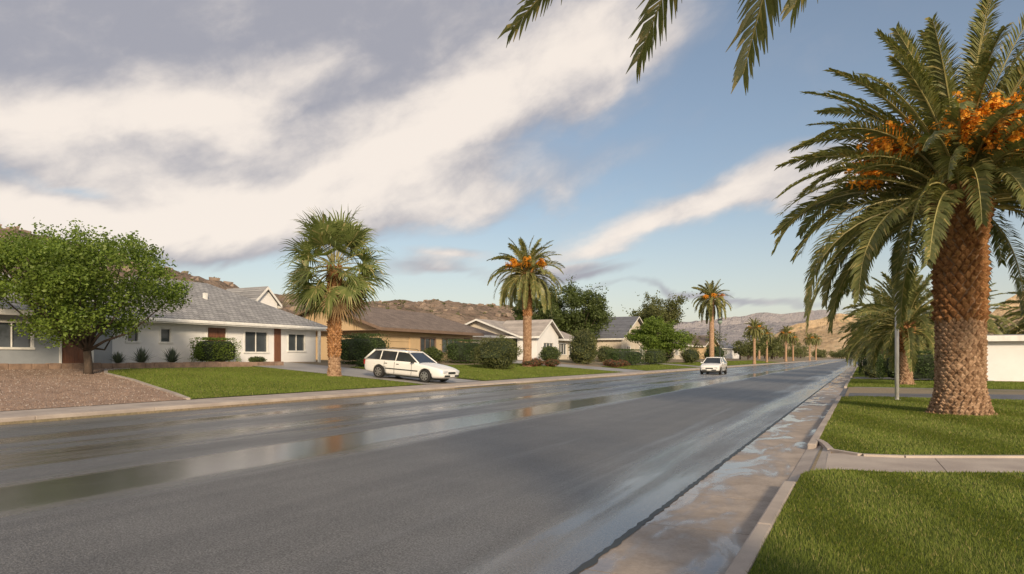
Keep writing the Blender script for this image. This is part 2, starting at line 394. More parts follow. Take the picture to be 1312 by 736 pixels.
mb=MB(); eg=[(-19.05,14.5),(-20.5,15.1),(-22.5,15.8),(-25.5,16.9),(-28.2,17.6),(-29.8,18.6),(-30.3,20)]
for (a,b_),(c_,d) in zip(eg,eg[1:]):
    z0=gz(a)+.06; z1=gz(c_)+.06; mb.prism([(a,b_,z0),(a+.05,b_+.14,z0),(c_+.05,d+.14,z1),(c_,d,z1)],.15)
mb.obj('yard_edging',M['concrete'])
mb=MB(); rr=random.Random(5); y=6.0
while y<30:
    L=rr.uniform(.5,.9); mb.box(-31.3,-31.0-rr.uniform(0,.03),y,y+L-.015,.85,1.24+rr.uniform(-.02,.02)); y+=L
mb.box(-31.28,-31.05,6,30,.8,1.2)
bevel(mb.obj('stone_wall',M['brick']),.02)
# ------------------------------------------------------------------ houses
def wall_panels(mb,x,xin,y0,y1,z0,z1,ops):
    ys=sorted({y0,y1,*[o[0] for o in ops],*[o[1] for o in ops]}); zs=sorted({z0,z1,*[o[2] for o in ops],*[o[3] for o in ops]})
    for i in range(len(ys)-1):
        for j in range(len(zs)-1):
            cy=(ys[i]+ys[i+1])/2; cz=(zs[j]+zs[j+1])/2
            if any(o[0]<cy<o[1] and o[2]<cz<o[3] for o in ops): continue
            mb.poly([(x,ys[i],zs[j]),(x,ys[i+1],zs[j]),(x,ys[i+1],zs[j+1]),(x,ys[i],zs[j+1])])
    for o in ops:
        a,b,c,d=o[:4]
        mb.poly([(x,a,c),(xin,a,c),(xin,a,d),(x,a,d)]); mb.poly([(x,b,c),(x,b,d),(xin,b,d),(xin,b,c)])
        mb.poly([(x,a,d),(xin,a,d),(xin,b,d),(x,b,d)]); mb.poly([(x,a,c),(x,b,c),(xin,b,c),(xin,a,c)])
def house(name,xf,dep,y0,y1,base,eave,ridge,roof,wallm,roofm,trimm,ops=(),ov=.6,hipin=None,doorm=None,parent=None):
    e=parent or empty(name,(0,0,0))
    xb=xf-dep; mb=MB()
    wall_panels(mb,xf,xf-.14,y0,y1,base-.6,eave,[o for o in ops])
    mb.poly([(xb,y0,base-.6),(xb,y0,eave),(xb,y1,eave),(xb,y1,base-.6)])
    for yy in (y0,y1): mb.poly([(xb,yy,base-.6),(xf,yy,base-.6),(xf,yy,eave),(xb,yy,eave)])
    xm=(xf+xb)/2
    if roof=='gableY':
        for yy in (y0,y1): mb.poly([(xf,yy,eave),(xb,yy,eave),(xm,yy,ridge-.12)])
    if roof=='gableX':
        ym=(y0+y1)/2
        for xx in (xf,xb): mb.poly([(xx,y0,eave),(xx,y1,eave),(xx,ym,ridge-.12)])
    mb.obj('walls',wallm,e)
    fr=MB(); gl=MB(); dr=MB()
    for o in ops:
        a,b,c,d,kind=o
        if kind=='w':
            gl.poly([(xf-.11,a,c),(xf-.11,b,c),(xf-.11,b,d),(xf-.11,a,d)])
            w=.07
            fr.box(xf-.10,xf+.02,a-.05,a+w,c-.05,d+.05); fr.box(xf-.10,xf+.02,b-w,b+.05,c-.05,d+.05)
            fr.box(xf-.098,xf+.025,a+w,b-w,d-w,d+.05); fr.box(xf-.098,xf+.06,a-.08,b+.08,c-.11,c-.002)
            k=max(1,round((b-a)/.9))
            for q in range(1,k): yy=a+(b-a)*q/k; fr.box(xf-.095,xf-.03,yy-.025,yy+.025,c+.001,d-w)
        elif kind=='d':
            dr.box(xf-.13,xf-.07,a+.06,b-.06,c,d-.06); k=2 if b-a>1.25 else 1
            for q in range(k):
                aa=a+.06+(b-a-.12)*q/k; bb=a+.06+(b-a-.12)*(q+1)/k
                for zz in (.12,.42,.72): dr.box(xf-.07,xf-.045,aa+.12,bb-.12,c+(d-c)*zz,c+(d-c)*(zz+.2))
            fr.box(xf-.1,xf+.02,a-.06,a+.06,c,d); fr.box(xf-.1,xf+.02,b-.06,b+.06,c,d); fr.box(xf-.1,xf+.022,a-.06,b+.06,d-.06+.001,d+.06)
        elif kind=='g':
            n=4
            for q in range(n): dr.box(xf-.13,xf-.08,a,b,c+(d-c)*q/n+.01,c+(d-c)*(q+1)/n-.01)
        elif kind=='p': dr.box(xf-.13,xf+.05,a,b,c,d)
    if fr.v: bevel(fr.obj('window_frames',trimm,e),.01,1)
    if gl.v: gl.obj('window_glass',M['glass'],e)
    if dr.v: dr.obj('doors',doorm or M['door'],e)
    X0,X1,Y0,Y1=xb-ov,xf+ov,y0-ov,y1+ov
    rb=MB(); slope_=(ridge-eave)/(dep/2) if roof!='gableX' else (ridge-eave)/((y1-y0)/2)
    ez=eave-ov*slope_*.5+.05
    A,B,C,D=(X1,Y0,ez),(X1,Y1,ez),(X0,Y1,ez),(X0,Y0,ez)
    if roof=='hip':
        hi=hipin or (dep/2+ov); r0=(xm,Y0+hi,ridge); r1=(xm,Y1-hi,ridge)
        fs=[[A,B,r1,r0],[B,C,r1],[C,D,r0,r1],[D,A,r0]]
    elif roof=='gableY':
        r0=(xm,Y0,ridge); r1=(xm,Y1,ridge); fs=[[A,B,r1,r0],[C,D,r0,r1]]
    else:
        ym=(y0+y1)/2; r0=(X1,ym,ridge); r1=(X0,ym,ridge); fs=[[B,C,r1,r0],[D,A,r0,r1]]
    for f in fs: rb.prism(f,.07)
    rb.obj('roof',roofm,e)
    fb=MB(); 
    if roof=='gableX':
        fb.box(X0,X1,Y0-.03,Y0+.0,ez-.26,ez-.02); fb.box(X0,X1,Y1,Y1+.03,ez-.26,ez-.02)
        for yy in (Y0,Y1):
            fb.prism([(X1+.001,yy,ez-.04),(X1+.04,yy,ez-.04),(X1+.04,ym,ridge-.03),(X1+.001,ym,ridge-.03)],.2)
    else:
        fb.box(X1,X1+.03,Y0,Y1,ez-.26,ez-.02); fb.box(X0-.03,X0,Y0,Y1,ez-.26,ez-.02)
        if roof=='hip':
            fb.box(X0,X1,Y0-.03,Y0,ez-.26,ez-.02); fb.box(X0,X1,Y1,Y1+.03,ez-.26,ez-.02)
        else:
            for yy in (Y0-.04,Y1+.001):
                for xx in (X0,X1): fb.prism([(xx,yy,ez-.04),(xx,yy+.04,ez-.04),(xm,yy+.04,ridge-.03),(xm,yy,ridge-.03)],.2)
        fb.box(X0,X1,Y0,Y1,ez-.24,ez-.2)
    fb.obj('fascia',trimm,e)
    return e
w=[(22.4,23.1,2.35,3.1,'w'),(24.3,25.0,2.35,3.1,'w'),(27.3,28.7,1.2,3.3,'d'),(30.0,31.9,1.85,3.15,'w'),(32.4,32.95,1.2,3.35,'p'),(33.6,35.2,1.95,3.1,'w')]
h1=house('white_house',-34,10,21.4,36.2,1.15,3.75,6.45,'hip',M['white'],M['roofg'],M['trim'],w,ov=.7,hipin=5.6)
house('x',-33.6,9,10,21.39,1.15,3.7,6.2,'hip',M['greyw'],M['roofg'],M['trim'],[(16.0,17.7,1.95,3.1,'w'),(18.9,20.4,1.1,3.25,'d'),(12,14,1.95,3.1,'w')],ov=.5,parent=h1)
house('x',-40.8,4,36.9,39.2,1.15,5.7,6.95,'gableX',M['white'],M['roofg'],M['trim'],[],ov=.25,parent=h1)
mb=MB()
mb.box(-33.55,-33.4,35.9,36.05,1.1,3.55)
mb.box(-33.28,-33.2,21.5,36.9,3.42,3.53)
mb.box(-38.2,-37.9,26,26.3,6.0,6.9); mb.box(-36.5,-36.3,29,29.2,5.0,5.5)
mb.obj('gutter_and_vents',M['trim'],h1)
h2=house('tan_house',-34,11,43.2,57.8,1.25,3.95,6.0,'gableY',M['tan'],M['roofb'],M['trimb'],
  [(48.9,51.3,1.95,3.2,'w'),(52.3,55.3,1.95,3.2,'w'),(44,47.4,1.25,3.3,'g'),(56.2,57.2,1.2,3.3,'d')],ov=.8,doorm=M['tan'])
house('brown_roof_house',-37,9,59.5,68,1.3,4.0,5.9,'hip',M['cream'],M['roofb'],M['trim'],[(61,63,2,3.2,'w'),(65,66.5,2,3.2,'w')],ov=.6)
h3=house('pale_house',-35,10,69.5,88,1.25,4.0,6.0,'gableY',M['cream'],M['roofl'],M['trim'],
  [(76.5,78.5,1.9,3.3,'w'),(79.5,80.6,1.3,3.3,'d'),(81.5,84,1.9,3.3,'w'),(85,87,1.9,3.3,'w')],ov=.7)
house('x',-32.5,5,69.5,75.5,1.15,4.0,5.9,'gableX',M['white'],M['roofl'],M['trim'],[(71.2,74,1.8,3.2,'w')],ov=.5,parent=h3)
house('slate_house',-34,11,104,120,1.3,4.6,8.4,'gableX',M['cream'],M['roofs'],M['trim'],[(107,109,2,3.3,'w'),(114,117,2,3.3,'w')],ov=.6)
house('cream_house',-33,10,132,148,1.3,4.2,6.6,'hip',M['cream'],M['roofb'],M['trim'],[(135,138,2,3.3,'w'),(142,145,2,3.3,'w')],ov=.6)
house('cream_house',-33,10,162,180,1.3,4.2,6.9,'gableX',M['tan'],M['roofb'],M['trim'],[(165,168,2,3.3,'w')],ov=.6)
house('white_house',-33,10,200,216,1.3,4.2,6.6,'hip',M['white'],M['roofs'],M['trim'],[(204,208,2,3.3,'w')],ov=.6)
gar=empty('garage_building'); mb=MB(); z=.05
mb.box(6.6,22,50,58,z,2.46)
while z<2.45:
    mb.box(6.592,22.006,49.992,57.99,z+.012,z+.19); z+=.2
mb.obj('siding_walls',M['white'],gar)
mb=MB(); mb.box(6.2,22.4,49.5,58.4,2.461,2.80); mb.obj('flat_roof',M['trim'],gar)
mb=MB(); mb.box(6.35,22.2,49.7,58.2,2.802,2.86); mb.obj('roof_felt',M['roofs'],gar)
mb=MB(); mb.box(14,18,49.95,49.984,.1,2.2); mb.obj('garage_door',M['trim'],gar)
house('tan_house',24,12,66,80,.1,3.0,5.2,'hip',M['tan'],M['roofb'],M['trimb'],[],ov=.6)

# ------------------------------------------------------------------ vegetation
def leaves(name,centers,m,parent,size,rng_,aspect=.55):
    n=len(centers); c=np.asarray(centers)
    d=rng_.normal(size=(n,3)); d[:,2]=d[:,2]*.7; d/=np.linalg.norm(d,axis=1)[:,None]
    q=rng_.normal(size=(n,3)); q-= (q*d).sum(1)[:,None]*d; q/=np.linalg.norm(q,axis=1)[:,None]
    s=size*rng_.uniform(.6,1.3,n)[:,None]
    v=np.stack([c-d*s*.5,c+q*s*aspect*.5,c+d*s*.5,c-q*s*aspect*.5],1)
    return npobj(name,v.reshape(-1,3),4,m,parent)
def tree(name,X,Y,z0,ztop,zcr,rad,m,seed,nclump=60,per=420,leaf=.13,trunk_r=.18,lean=(0,0),rag=.3,cmin=.16,cmax=.32,shoot=.7):
    rr=np.random.default_rng(seed); e=empty(name,(X,Y,z0)); H=ztop-z0; cb=zcr-z0
    cz=(H+cb)/2; rz=(H-cb)/2
    C=[]
    while len(C)<nclump:
        p=rr.uniform(-1,1,3); q=np.linalg.norm(p)
        if q>1 or q<.35 : continue
        w=.86 if p[2]<-.2 else 1.0
        g=1+rag*mnoise.noise(Vector(p/q*1.6)+Vector((seed,0,0)))*1.6
        C.append((p[0]*rad*w*g+lean[0],p[1]*rad*w*g+lean[1],cz+p[2]*rz*(.88)*g))
    C=np.array(C); pts=[]
    for c in C:
        cr=rad*rr.uniform(cmin,cmax); k=int(per*(cr/(rad*.24))**2)
        u=rr.normal(size=(k,3)); u/=np.linalg.norm(u,axis=1)[:,None]; u*= (rr.random(k)**.5)[:,None]
        pts.append(c+u*cr*np.array([1.15,1.15,.72]))
        for _ in range(3):
            d=(c-np.array([lean[0],lean[1],cz-rz*.5])); d=d/np.linalg.norm(d)+rr.normal(size=3)*.45; L=cr*rr.uniform(.9,1.6)*shoot*1.2; kk=int(per*.07)
            t_=rr.random((kk,1))*.5+.5*rr.random((kk,1)); pts.append(c+d*L*t_+rr.normal(size=(kk,3))*cr*.16)
    leaves('crown_leaves',np.concatenate(pts),m,e,leaf,rr)
    mb=MB(); fk=cb*.62 if cb>1 else cb*.8+.3
    mb.tube([(0,0,-.2),(.03,0,fk*.4),(lean[0]*.15,lean[1]*.15,fk)],[trunk_r*1.35,trunk_r,trunk_r*.9],10)
    idx=rr.permutation(len(C))[:26]
    for i in idx:
        c=C[i]; s=np.array([lean[0]*.15,lean[1]*.15,fk]); md=(s+c)/2+np.array([0,0,-.1*rad])+rr.normal(size=3)*.12
        mb.tube([s,s*.6+md*.4+np.array([0,0,.1]),md,c],[trunk_r*.5,trunk_r*.36,trunk_r*.22,.02],6)
    mb.obj('trunk_and_limbs',M['bark'],e,True)
    return e
def bush(name,X,Y,z0,rx,ry,h,m,seed,n=2500,leaf=.09,box=False,core=.82):
    rr=np.random.default_rng(seed); e=empty(name,(X,Y,z0))
    u=rr.normal(size=(n,3))
    if box:
        u=rr.uniform(-1,1,(n,3)); k=np.argmax(np.abs(u),axis=1); u[np.arange(n),k]=np.sign(u[np.arange(n),k])
        u*=rr.uniform(.88,1.06,(n,1))
    else: u/=np.linalg.norm(u,axis=1)[:,None]; 
    for i in range(n):
        f=mnoise.noise(Vector(u[i]*2.1)+Vector((seed,0,0))); u[i]*=(1+f*(.08 if box else .34))
    if not box: u*=rr.uniform(.8,1.07,(n,1))
    p=u*np.array([rx,ry,h/2])+np.array([0,0,h/2]); p=p[p[:,2]>-.05]
    leaves('leaves',p,m,e,leaf,rr)
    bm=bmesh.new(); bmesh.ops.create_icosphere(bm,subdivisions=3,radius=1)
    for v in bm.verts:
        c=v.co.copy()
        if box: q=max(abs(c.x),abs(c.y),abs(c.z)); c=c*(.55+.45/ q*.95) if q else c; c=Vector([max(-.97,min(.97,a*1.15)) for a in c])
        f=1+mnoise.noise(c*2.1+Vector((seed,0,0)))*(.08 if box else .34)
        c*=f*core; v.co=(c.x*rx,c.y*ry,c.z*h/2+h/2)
    me=bpy.data.meshes.new('core'); bm.to_mesh(me); bm.free(); me.materials.append(M['core']); link(bpy.data.objects.new('dark_core',me),e)  # dark filler blob, added so the leaf shell isn't see-through
    return e
tree('shade_tree',-28.3,17.0,.78,6.75,2.35,4.0,M['leaf'],19,140,380,.135,.16,lean=(-.2,-.1),rag=.2,cmin=.13,cmax=.26,shoot=.45)
def agave(X,Y,z0,r,seed):
    rr=random.Random(seed); e=empty('agave_plant',(X,Y,z0)); mb=MB()
    for i in range(110):
        a=rr.uniform(0,6.28); el=rr.uniform(.1,1.5); L=r*rr.uniform(.8,1.1); d=Vector((math.cos(a)*math.cos(el),math.sin(a)*math.cos(el),math.sin(el)))
        s=Vector((-math.sin(a),math.cos(a),0))*.025; p=d*.05; q=d*L*.5; t=d*L-Vector((0,0,.12*L))
        mb.poly([p-s,p+s,q+s*1.2,q-s*1.2]); mb.poly([q-s*1.2,q+s*1.2,t])
    mb.obj('blades',M['agave'],e)
agave(-32.2,22,1.2,.95,1); agave(-32.2,23.7,1.2,.95,2); agave(-32.4,20.9,1.2,.7,3)
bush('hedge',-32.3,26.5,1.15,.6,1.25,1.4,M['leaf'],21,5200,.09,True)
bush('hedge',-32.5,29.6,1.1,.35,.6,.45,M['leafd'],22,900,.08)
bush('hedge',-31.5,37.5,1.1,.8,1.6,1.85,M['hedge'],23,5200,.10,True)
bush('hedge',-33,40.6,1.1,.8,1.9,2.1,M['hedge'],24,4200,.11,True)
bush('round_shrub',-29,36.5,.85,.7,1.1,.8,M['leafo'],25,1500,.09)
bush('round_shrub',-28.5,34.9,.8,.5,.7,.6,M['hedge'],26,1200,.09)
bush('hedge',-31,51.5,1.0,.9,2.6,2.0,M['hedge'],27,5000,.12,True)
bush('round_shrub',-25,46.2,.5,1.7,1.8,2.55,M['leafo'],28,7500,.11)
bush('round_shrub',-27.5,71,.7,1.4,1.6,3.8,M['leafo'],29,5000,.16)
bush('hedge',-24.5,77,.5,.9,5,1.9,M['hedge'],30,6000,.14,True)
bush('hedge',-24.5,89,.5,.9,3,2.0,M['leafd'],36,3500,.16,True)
for i,(x,y) in enumerate([(-26,54.2),(-26.3,56),(-25.4,57.5),(-24,69.5),(-23.4,72),(-22.8,68)]):
    bush('red_flower_shrub',x,y,gz(x),.7,.9,.75,M['red'],40+i,1100,.09)
for i,(x,y,s) in enumerate([(-30,67.5,1.1),(-29.5,74.5,1.0),(-30.5,80,1.2),(-29.5,84,1.3),(-26.5,101,1.6),(-24,108,1.5),(-23.5,125,2),(-30,55,1.0),(-31.5,47,.8)]):
    bush('round_shrub',x,y,gz(x),s,s*1.2,s*1.6,M['leafo'] if i%2 else M['leafd'],60+i,2200,.13+.02*s)
tree('large_tree',-40,99,1.3,13.0,3.5,5.6,M['leafd'],12,90,260,.34,.35)
tree('large_tree',-42,90,1.3,11.5,3.5,4.0,M['leafd'],17,60,260,.34,.3)
tree('round_tree',-27,99.5,.7,6.9,1.8,3.7,M['leaf'],13,70,260,.27,.25)
tree('airy_tree',-32,118,1.2,12.8,5.5,4.6,M['leafo'],14,60,130,.36,.3,shoot=1)
tree('airy_tree',-37,131,1.2,11,4,4.6,M['leafd'],15,60,180,.38,.3)
bush('hedge',3.1,46.5,.08,2.2,.9,1.75,M['hedge'],31,5200,.11,True)
bush('hedge',1.0,60,.08,1.2,.9,1.5,M['leafd'],32,2500,.13,True)
bush('round_shrub',.9,70,.08,.8,1.2,1.7,M['leafo'],34,1800,.15)
bush('round_shrub',.6,52.5,.08,.6,.6,.9,M['leafo'],35,1200,.1)
def treemass(name,items,m,seed,leaf=.6,per=900):
    rr=np.random.default_rng(seed); e=empty(name); P=[]; mb=MB()
    for (x,y,z0,h,r) in items:
        for k in range(9):
            u=rr.normal(size=3); u/=np.linalg.norm(u); c=np.array([x,y,z0+h*.6])+u*np.array([r*.65,r*.65,h*.28]); cr=r*rr.uniform(.3,.5)
            w=rr.normal(size=(per//9,3)); w/=np.linalg.norm(w,axis=1)[:,None]; P.append(c+w*cr*(rr.random((per//9,1))**.4))
        mb.tube([(x,y,z0-.3),(x,y,z0+h*.6)],[.25,.12],6)
    leaves('leaves',np.concatenate(P),m,e,leaf,rr); mb.obj('trunks',M['bark'],e); return e
rr=random.Random(8); items=[];it2=[]
for i in range(42):
    y=rr.uniform(140,420); items.append((rr.uniform(-60,-21),y,1.2,rr.uniform(4,8.5),rr.uniform(2.5,4.5)))
for i in range(34):
    y=rr.uniform(150,520); it2.append((rr.uniform(3,26),y,.1,rr.uniform(3.5,7),rr.uniform(2,4)))
for i in range(120):
    y=rr.uniform(420,900); it2.append((rr.uniform(-160,60),y,.1,rr.uniform(5,10),rr.uniform(4,7)))
treemass('distant_trees',items,M['leafo'],71,.55,800)
treemass('distant_trees',it2,M['leafo'],72,1.0,400)
items=[(rr.uniform(-70,-46),rr.uniform(45,140),1.5,rr.uniform(3,5.5),rr.uniform(2,3.5)) for i in range(14)]
treemass('background_trees',items,M['leafd'],73,.35,1000)
items=[(rr.uniform(14,60),rr.uniform(75,150),.1,rr.uniform(4,7),rr.uniform(2.5,4)) for i in range(18)]
treemass('background_trees',items,M['leafo'],74,.4,1000)

# ------------------------------------------------------------------ palms
def frond(V_,RB,pts,lmax,width,pairs,droop,rr,start=.12,vee=.35,twist=0):
    P=np.array(pts); n=len(P); up=np.array([0,0,1.0])
    for i in range(pairs):
        tt=start+(1-start)*(i+.5)/pairs; f=tt*(n-1); k=min(int(f),n-2); p=P[k]+(P[k+1]-P[k])*(f-k)
        T=P[k+1]-P[k]; T/=np.linalg.norm(T); S=np.cross(T,up)
        nn=np.linalg.norm(S); S=S/nn if nn>.05 else np.array([1.0,0,0]); Nn=np.cross(S,T)
        if twist: S,Nn=S*math.cos(twist)+Nn*math.sin(twist),Nn*math.cos(twist)-S*math.sin(twist)
        u=(tt-start)/(1-start); l=lmax*(.35+.65*math.sin(math.pi*min(1,.12+u*.80)))*(1 if u<.9 else .8)
        for s in (-1,1):
            d0=T*(.55+.9*u)+S*s+Nn*(vee+rr.normal()*.14)+rr.normal(size=3)*.07; d0/=np.linalg.norm(d0)
            L=l*rr.uniform(.85,1.1); w=width*rr.uniform(.8,1.2)
            W=T-(T@d0)*d0; W/=np.linalg.norm(W)+1e-6
            W=W*.85+Nn*.5*s; W-= (W@d0)*d0; W/=np.linalg.norm(W)+1e-6
            m_=p+d0*L*.5; d1=d0+np.array([0,0,-droop*rr.uniform(.6,1.3)]); d1/=np.linalg.norm(d1); e_=m_+d1*L*.5
            V_.extend([p-W*w*.3,p+W*w*.3,m_+W*w*.5,m_-W*w*.5, m_-W*w*.5,m_+W*w*.5,e_+W*w*.06,e_-W*w*.06])
    rr_=[.035*(1-.85*i/(n-1))*(lmax/.5) for i in range(n)]
    RB.tube([tuple(q) for q in P],rr_,5,False)
def arcpts(base,az,el0,bend,L,n=12,pw=1.25,rr=None):
    p=np.array(base,float); out=[p.copy()]
    for i in range(n):
        t=(i+.5)/n; el=el0-bend*t**pw; el=max(el,-1.45)
        p=p+np.array([math.cos(az)*math.cos(el),math.sin(az)*math.cos(el),math.sin(el)])*L/n; out.append(p.copy())
    return out
def ptrunk(e,H,rb,rm,rt,seed,detail=True,split=.55,swell=0):
    rr=random.Random(seed)
    def rad(z):
        t=z/H
        if t<.12: return rb+(rm-rb)*(t/.12)**.6
        if t<.72: return rm
        return rm+(rt-rm)*((t-.72)/.28)
    zs=[H*i/40 for i in range(41)]
    mb=MB(); mb.tube([(0,0,z-(.3 if z==0 else 0)) for z in zs],[rad(z)*.96 for z in zs],24); mb.obj('trunk',M['palmbark'],e,True)
    if not detail: return
    for nm,za,zb,mm,hh,outk in (('trunk_scales',0,H*split,'palmbark',.085,.026),('leaf_boots',H*split,H*1.02,'boots',.13,.08)):
        mb=MB(); z=za; row=0
        while z<zb:
            r=rad(min(z,H)); n=max(10,int(2*math.pi*r/(.15 if mm=='palmbark' else .18)))
            for k in range(n):
                a=2*math.pi*(k+.5*(row%2))/n+rr.uniform(-.05,.05); da=math.pi/n*.98; zz=z+rr.uniform(-.02,.02); o=outk*rr.uniform(.4,1.7)
                def pt(a_,z_,r_): return (math.cos(a_)*r_,math.sin(a_)*r_,z_)
                L=pt(a-da,zz,r*.97);Rr=pt(a+da,zz,r*.97);B=pt(a,zz-hh*.95,r*.95);T=pt(a,zz+hh*.95,r*.98+o*.3)
                Cc=pt(a-da*.45,zz+hh*.35,r+o); C2=pt(a+da*.45,zz+hh*.35,r+o)
                b=len(mb.v); mb.v+=[L,Rr,B,T,Cc,C2]; mb.f+=[(b+2,b+5,b+4),(b+2,b+1,b+5),(b,b+2,b+4),(b+4,b+5,b+3),(b,b+4,b+3),(b+5,b+1,b+3)]
            z+=hh; row+=1
        mb.obj(nm,M[mm],e)
def datepalm(name,X,Y,z0,H,rb,rm,rt,L,nf,seed,pairs=60,lw=.035,ll=.5,fruit=0,detail=True,emin=-35,pw=1.25,bendk=1.0,bb=(1.0,.9),split=.55,fel=.62):
    rr=np.random.default_rng(seed); e=empty(name,(X,Y,z0)); V_=[]; RB=MB()
    ptrunk(e,H,rb,rm,rt,seed,detail,split)
    for i in range(nf):
        t=(i+.5)/nf; az=i*2.39996+rr.normal()*.12; el=R(88-(88-emin)*t**.85)+rr.normal()*.07
        hh=H+.25*(1-t); r0=rt*.8*(.3+.7*t)
        bend=(bb[0]+bb[1]*math.cos(el))*rr.uniform(.75,1.2)*bendk*(.55+.45*min(1,t*3))
        LL=L*rr.uniform(.88,1.08)*(1.0 if t>.15 else .9)
        pts=arcpts((math.cos(az)*r0,math.sin(az)*r0,hh-.5*t),az,el,bend,LL,12,pw)
        frond(V_,RB,pts,ll,lw,pairs,.5,rr,twist=rr.normal()*.35)
    npobj('frond_leaflets',V_,4,M['palm'],e); RB.obj('frond_stems',M['rachis'],e)
    if fruit:
        F=[]; S=MB()
        for k in range(fruit):
            az=2*math.pi*k/fruit+rr.normal()*.2; el=fel+rr.normal()*.14; b=np.array([math.cos(az)*rt*.8,math.sin(az)*rt*.8,H+.1])
            stem=arcpts(b,az,el,.6,L*.40,6); S.tube([tuple(q) for q in stem],[.03]*7,5,False)
            for j in range(52):
                st=stem[3]+(stem[6]-stem[3])*rr.random(); a2=az+rr.normal()*.8; q=arcpts(st,a2,.5+rr.normal()*.4,1.9,L*.17*rr.uniform(.6,1.2),5)
                S.tube([tuple(x) for x in q],[.007]*6,3,False)
                for u in range(28):
                    f=rr.random()*5; kk=min(int(f),4); F.append(q[kk]+(q[kk+1]-q[kk])*(f-kk)+rr.normal(size=3)*.035)
        leaves('fruit_clusters',np.array(F),M['fruit'],e,.07*L/4.5*1.3,rr,aspect=.95); S.obj('fruit_stalks',M['fruit'],e)
    return e
big=datepalm('date_palm',2.15,20.1,.09,5.6,.74,.53,.68,4.35,125,101,pairs=84,lw=.048,ll=.50,fruit=13,emin=-6,bb=(.7,.85),split=.42,fel=1.0)
mid=datepalm('date_palm',-26.2,54,.6,8.3,.5,.36,.5,3.6,85,102,pairs=44,lw=.07,ll=.5,fruit=7,emin=-25,fel=.8)
far=datepalm('date_palm',-22.6,117.7,.3,10.9,.6,.42,.55,3.6,60,103,pairs=26,lw=.14,ll=.55,fruit=5,detail=False,emin=-40)
rp=datepalm('date_palm',1.95,39.8,.09,3.1,.42,.30,.42,3.1,75,104,pairs=40,lw=.07,ll=.45,detail=True,emin=-5,bb=(.7,.8))
def dup(src,X,Y,z,s,rz):
    e=empty('date_palm',(X,Y,z),rz); e.scale=(s,s,s)
    for c in src.children:
        o=bpy.data.objects.new(c.name.split('.')[0],c.data); link(o,e)
    return e
dup(rp,2.4,54,.09,1.15,1.0); dup(rp,1.9,72,.09,1.2,2.2); dup(rp,6.3,63,.09,1.3,.4); dup(rp,13.5,66,.09,1.4,3.4); dup(rp,18,76,.09,1.5,5)
dup(rp,2.4,95,.09,1.35,4.1); dup(rp,2.5,125,.09,1.4,4.8); dup(rp,2.5,165,.09,1.5,3.8)
dup(far,-18.5,138,.3,.62,1.2); dup(far,-20,170,.3,.6,2.2); dup(far,-20,215,.3,.75,3.2); dup(far,-21,250,.3,.7,.2); dup(far,-30,235,.5,.9,.9); dup(far,-19,300,.3,.8,.9)
dup(far,-20,360,.3,.9,1.7); dup(far,3,240,.1,.6,1.7); dup(far,4,300,.1,.7,2.7); dup(far,4,380,.1,.8,.7)
# palm on the lawn beside the camera, its fronds hang over the street corner
cx,cy=V(2.4,1.3); CH=6.35
ov=empty('date_palm',(cx,cy,.09)); ptrunk(ov,CH-.2,.6,.42,.5,105,True)
V_=[];RB=MB(); rr=np.random.default_rng(77)
def tip(r,d,z): x,y=V(r,d); return np.array([x-cx,y-cy,z-.09])
C0=np.array([0,0,CH])
for (K,T) in (((2.0,5.2,6.3),(.0,6.0,4.38)),((1.95,5.4,6.3),(1.10,6.0,4.10)),((2.3,4.9,6.2),(1.86,5.5,3.78)),((3.0,5.0,6.4),(2.35,5.7,4.42))):
    K=tip(*K);T=tip(*T); pts=[C0*(1-t)**2+K*2*t*(1-t)+T*t*t for t in np.linspace(0,1,18)]
    frond(V_,RB,pts,.50,.030,95,.6,rr,vee=.1)
for i in range(60):
    az=i*2.39996; el=R(85-100*(i/60)**.8)
    v=np.array([math.cos(az),math.sin(az)]); fw=v@np.array([-ST,CT])
    if fw>-.25 and el<1.2: continue
    frond(V_,RB,arcpts(C0,az,el,1.5,4.2),.5,.035,60,.6,rr)
npobj('frond_leaflets',V_,4,M['palm'],ov); RB.obj('frond_stems',M['rachis'],ov)
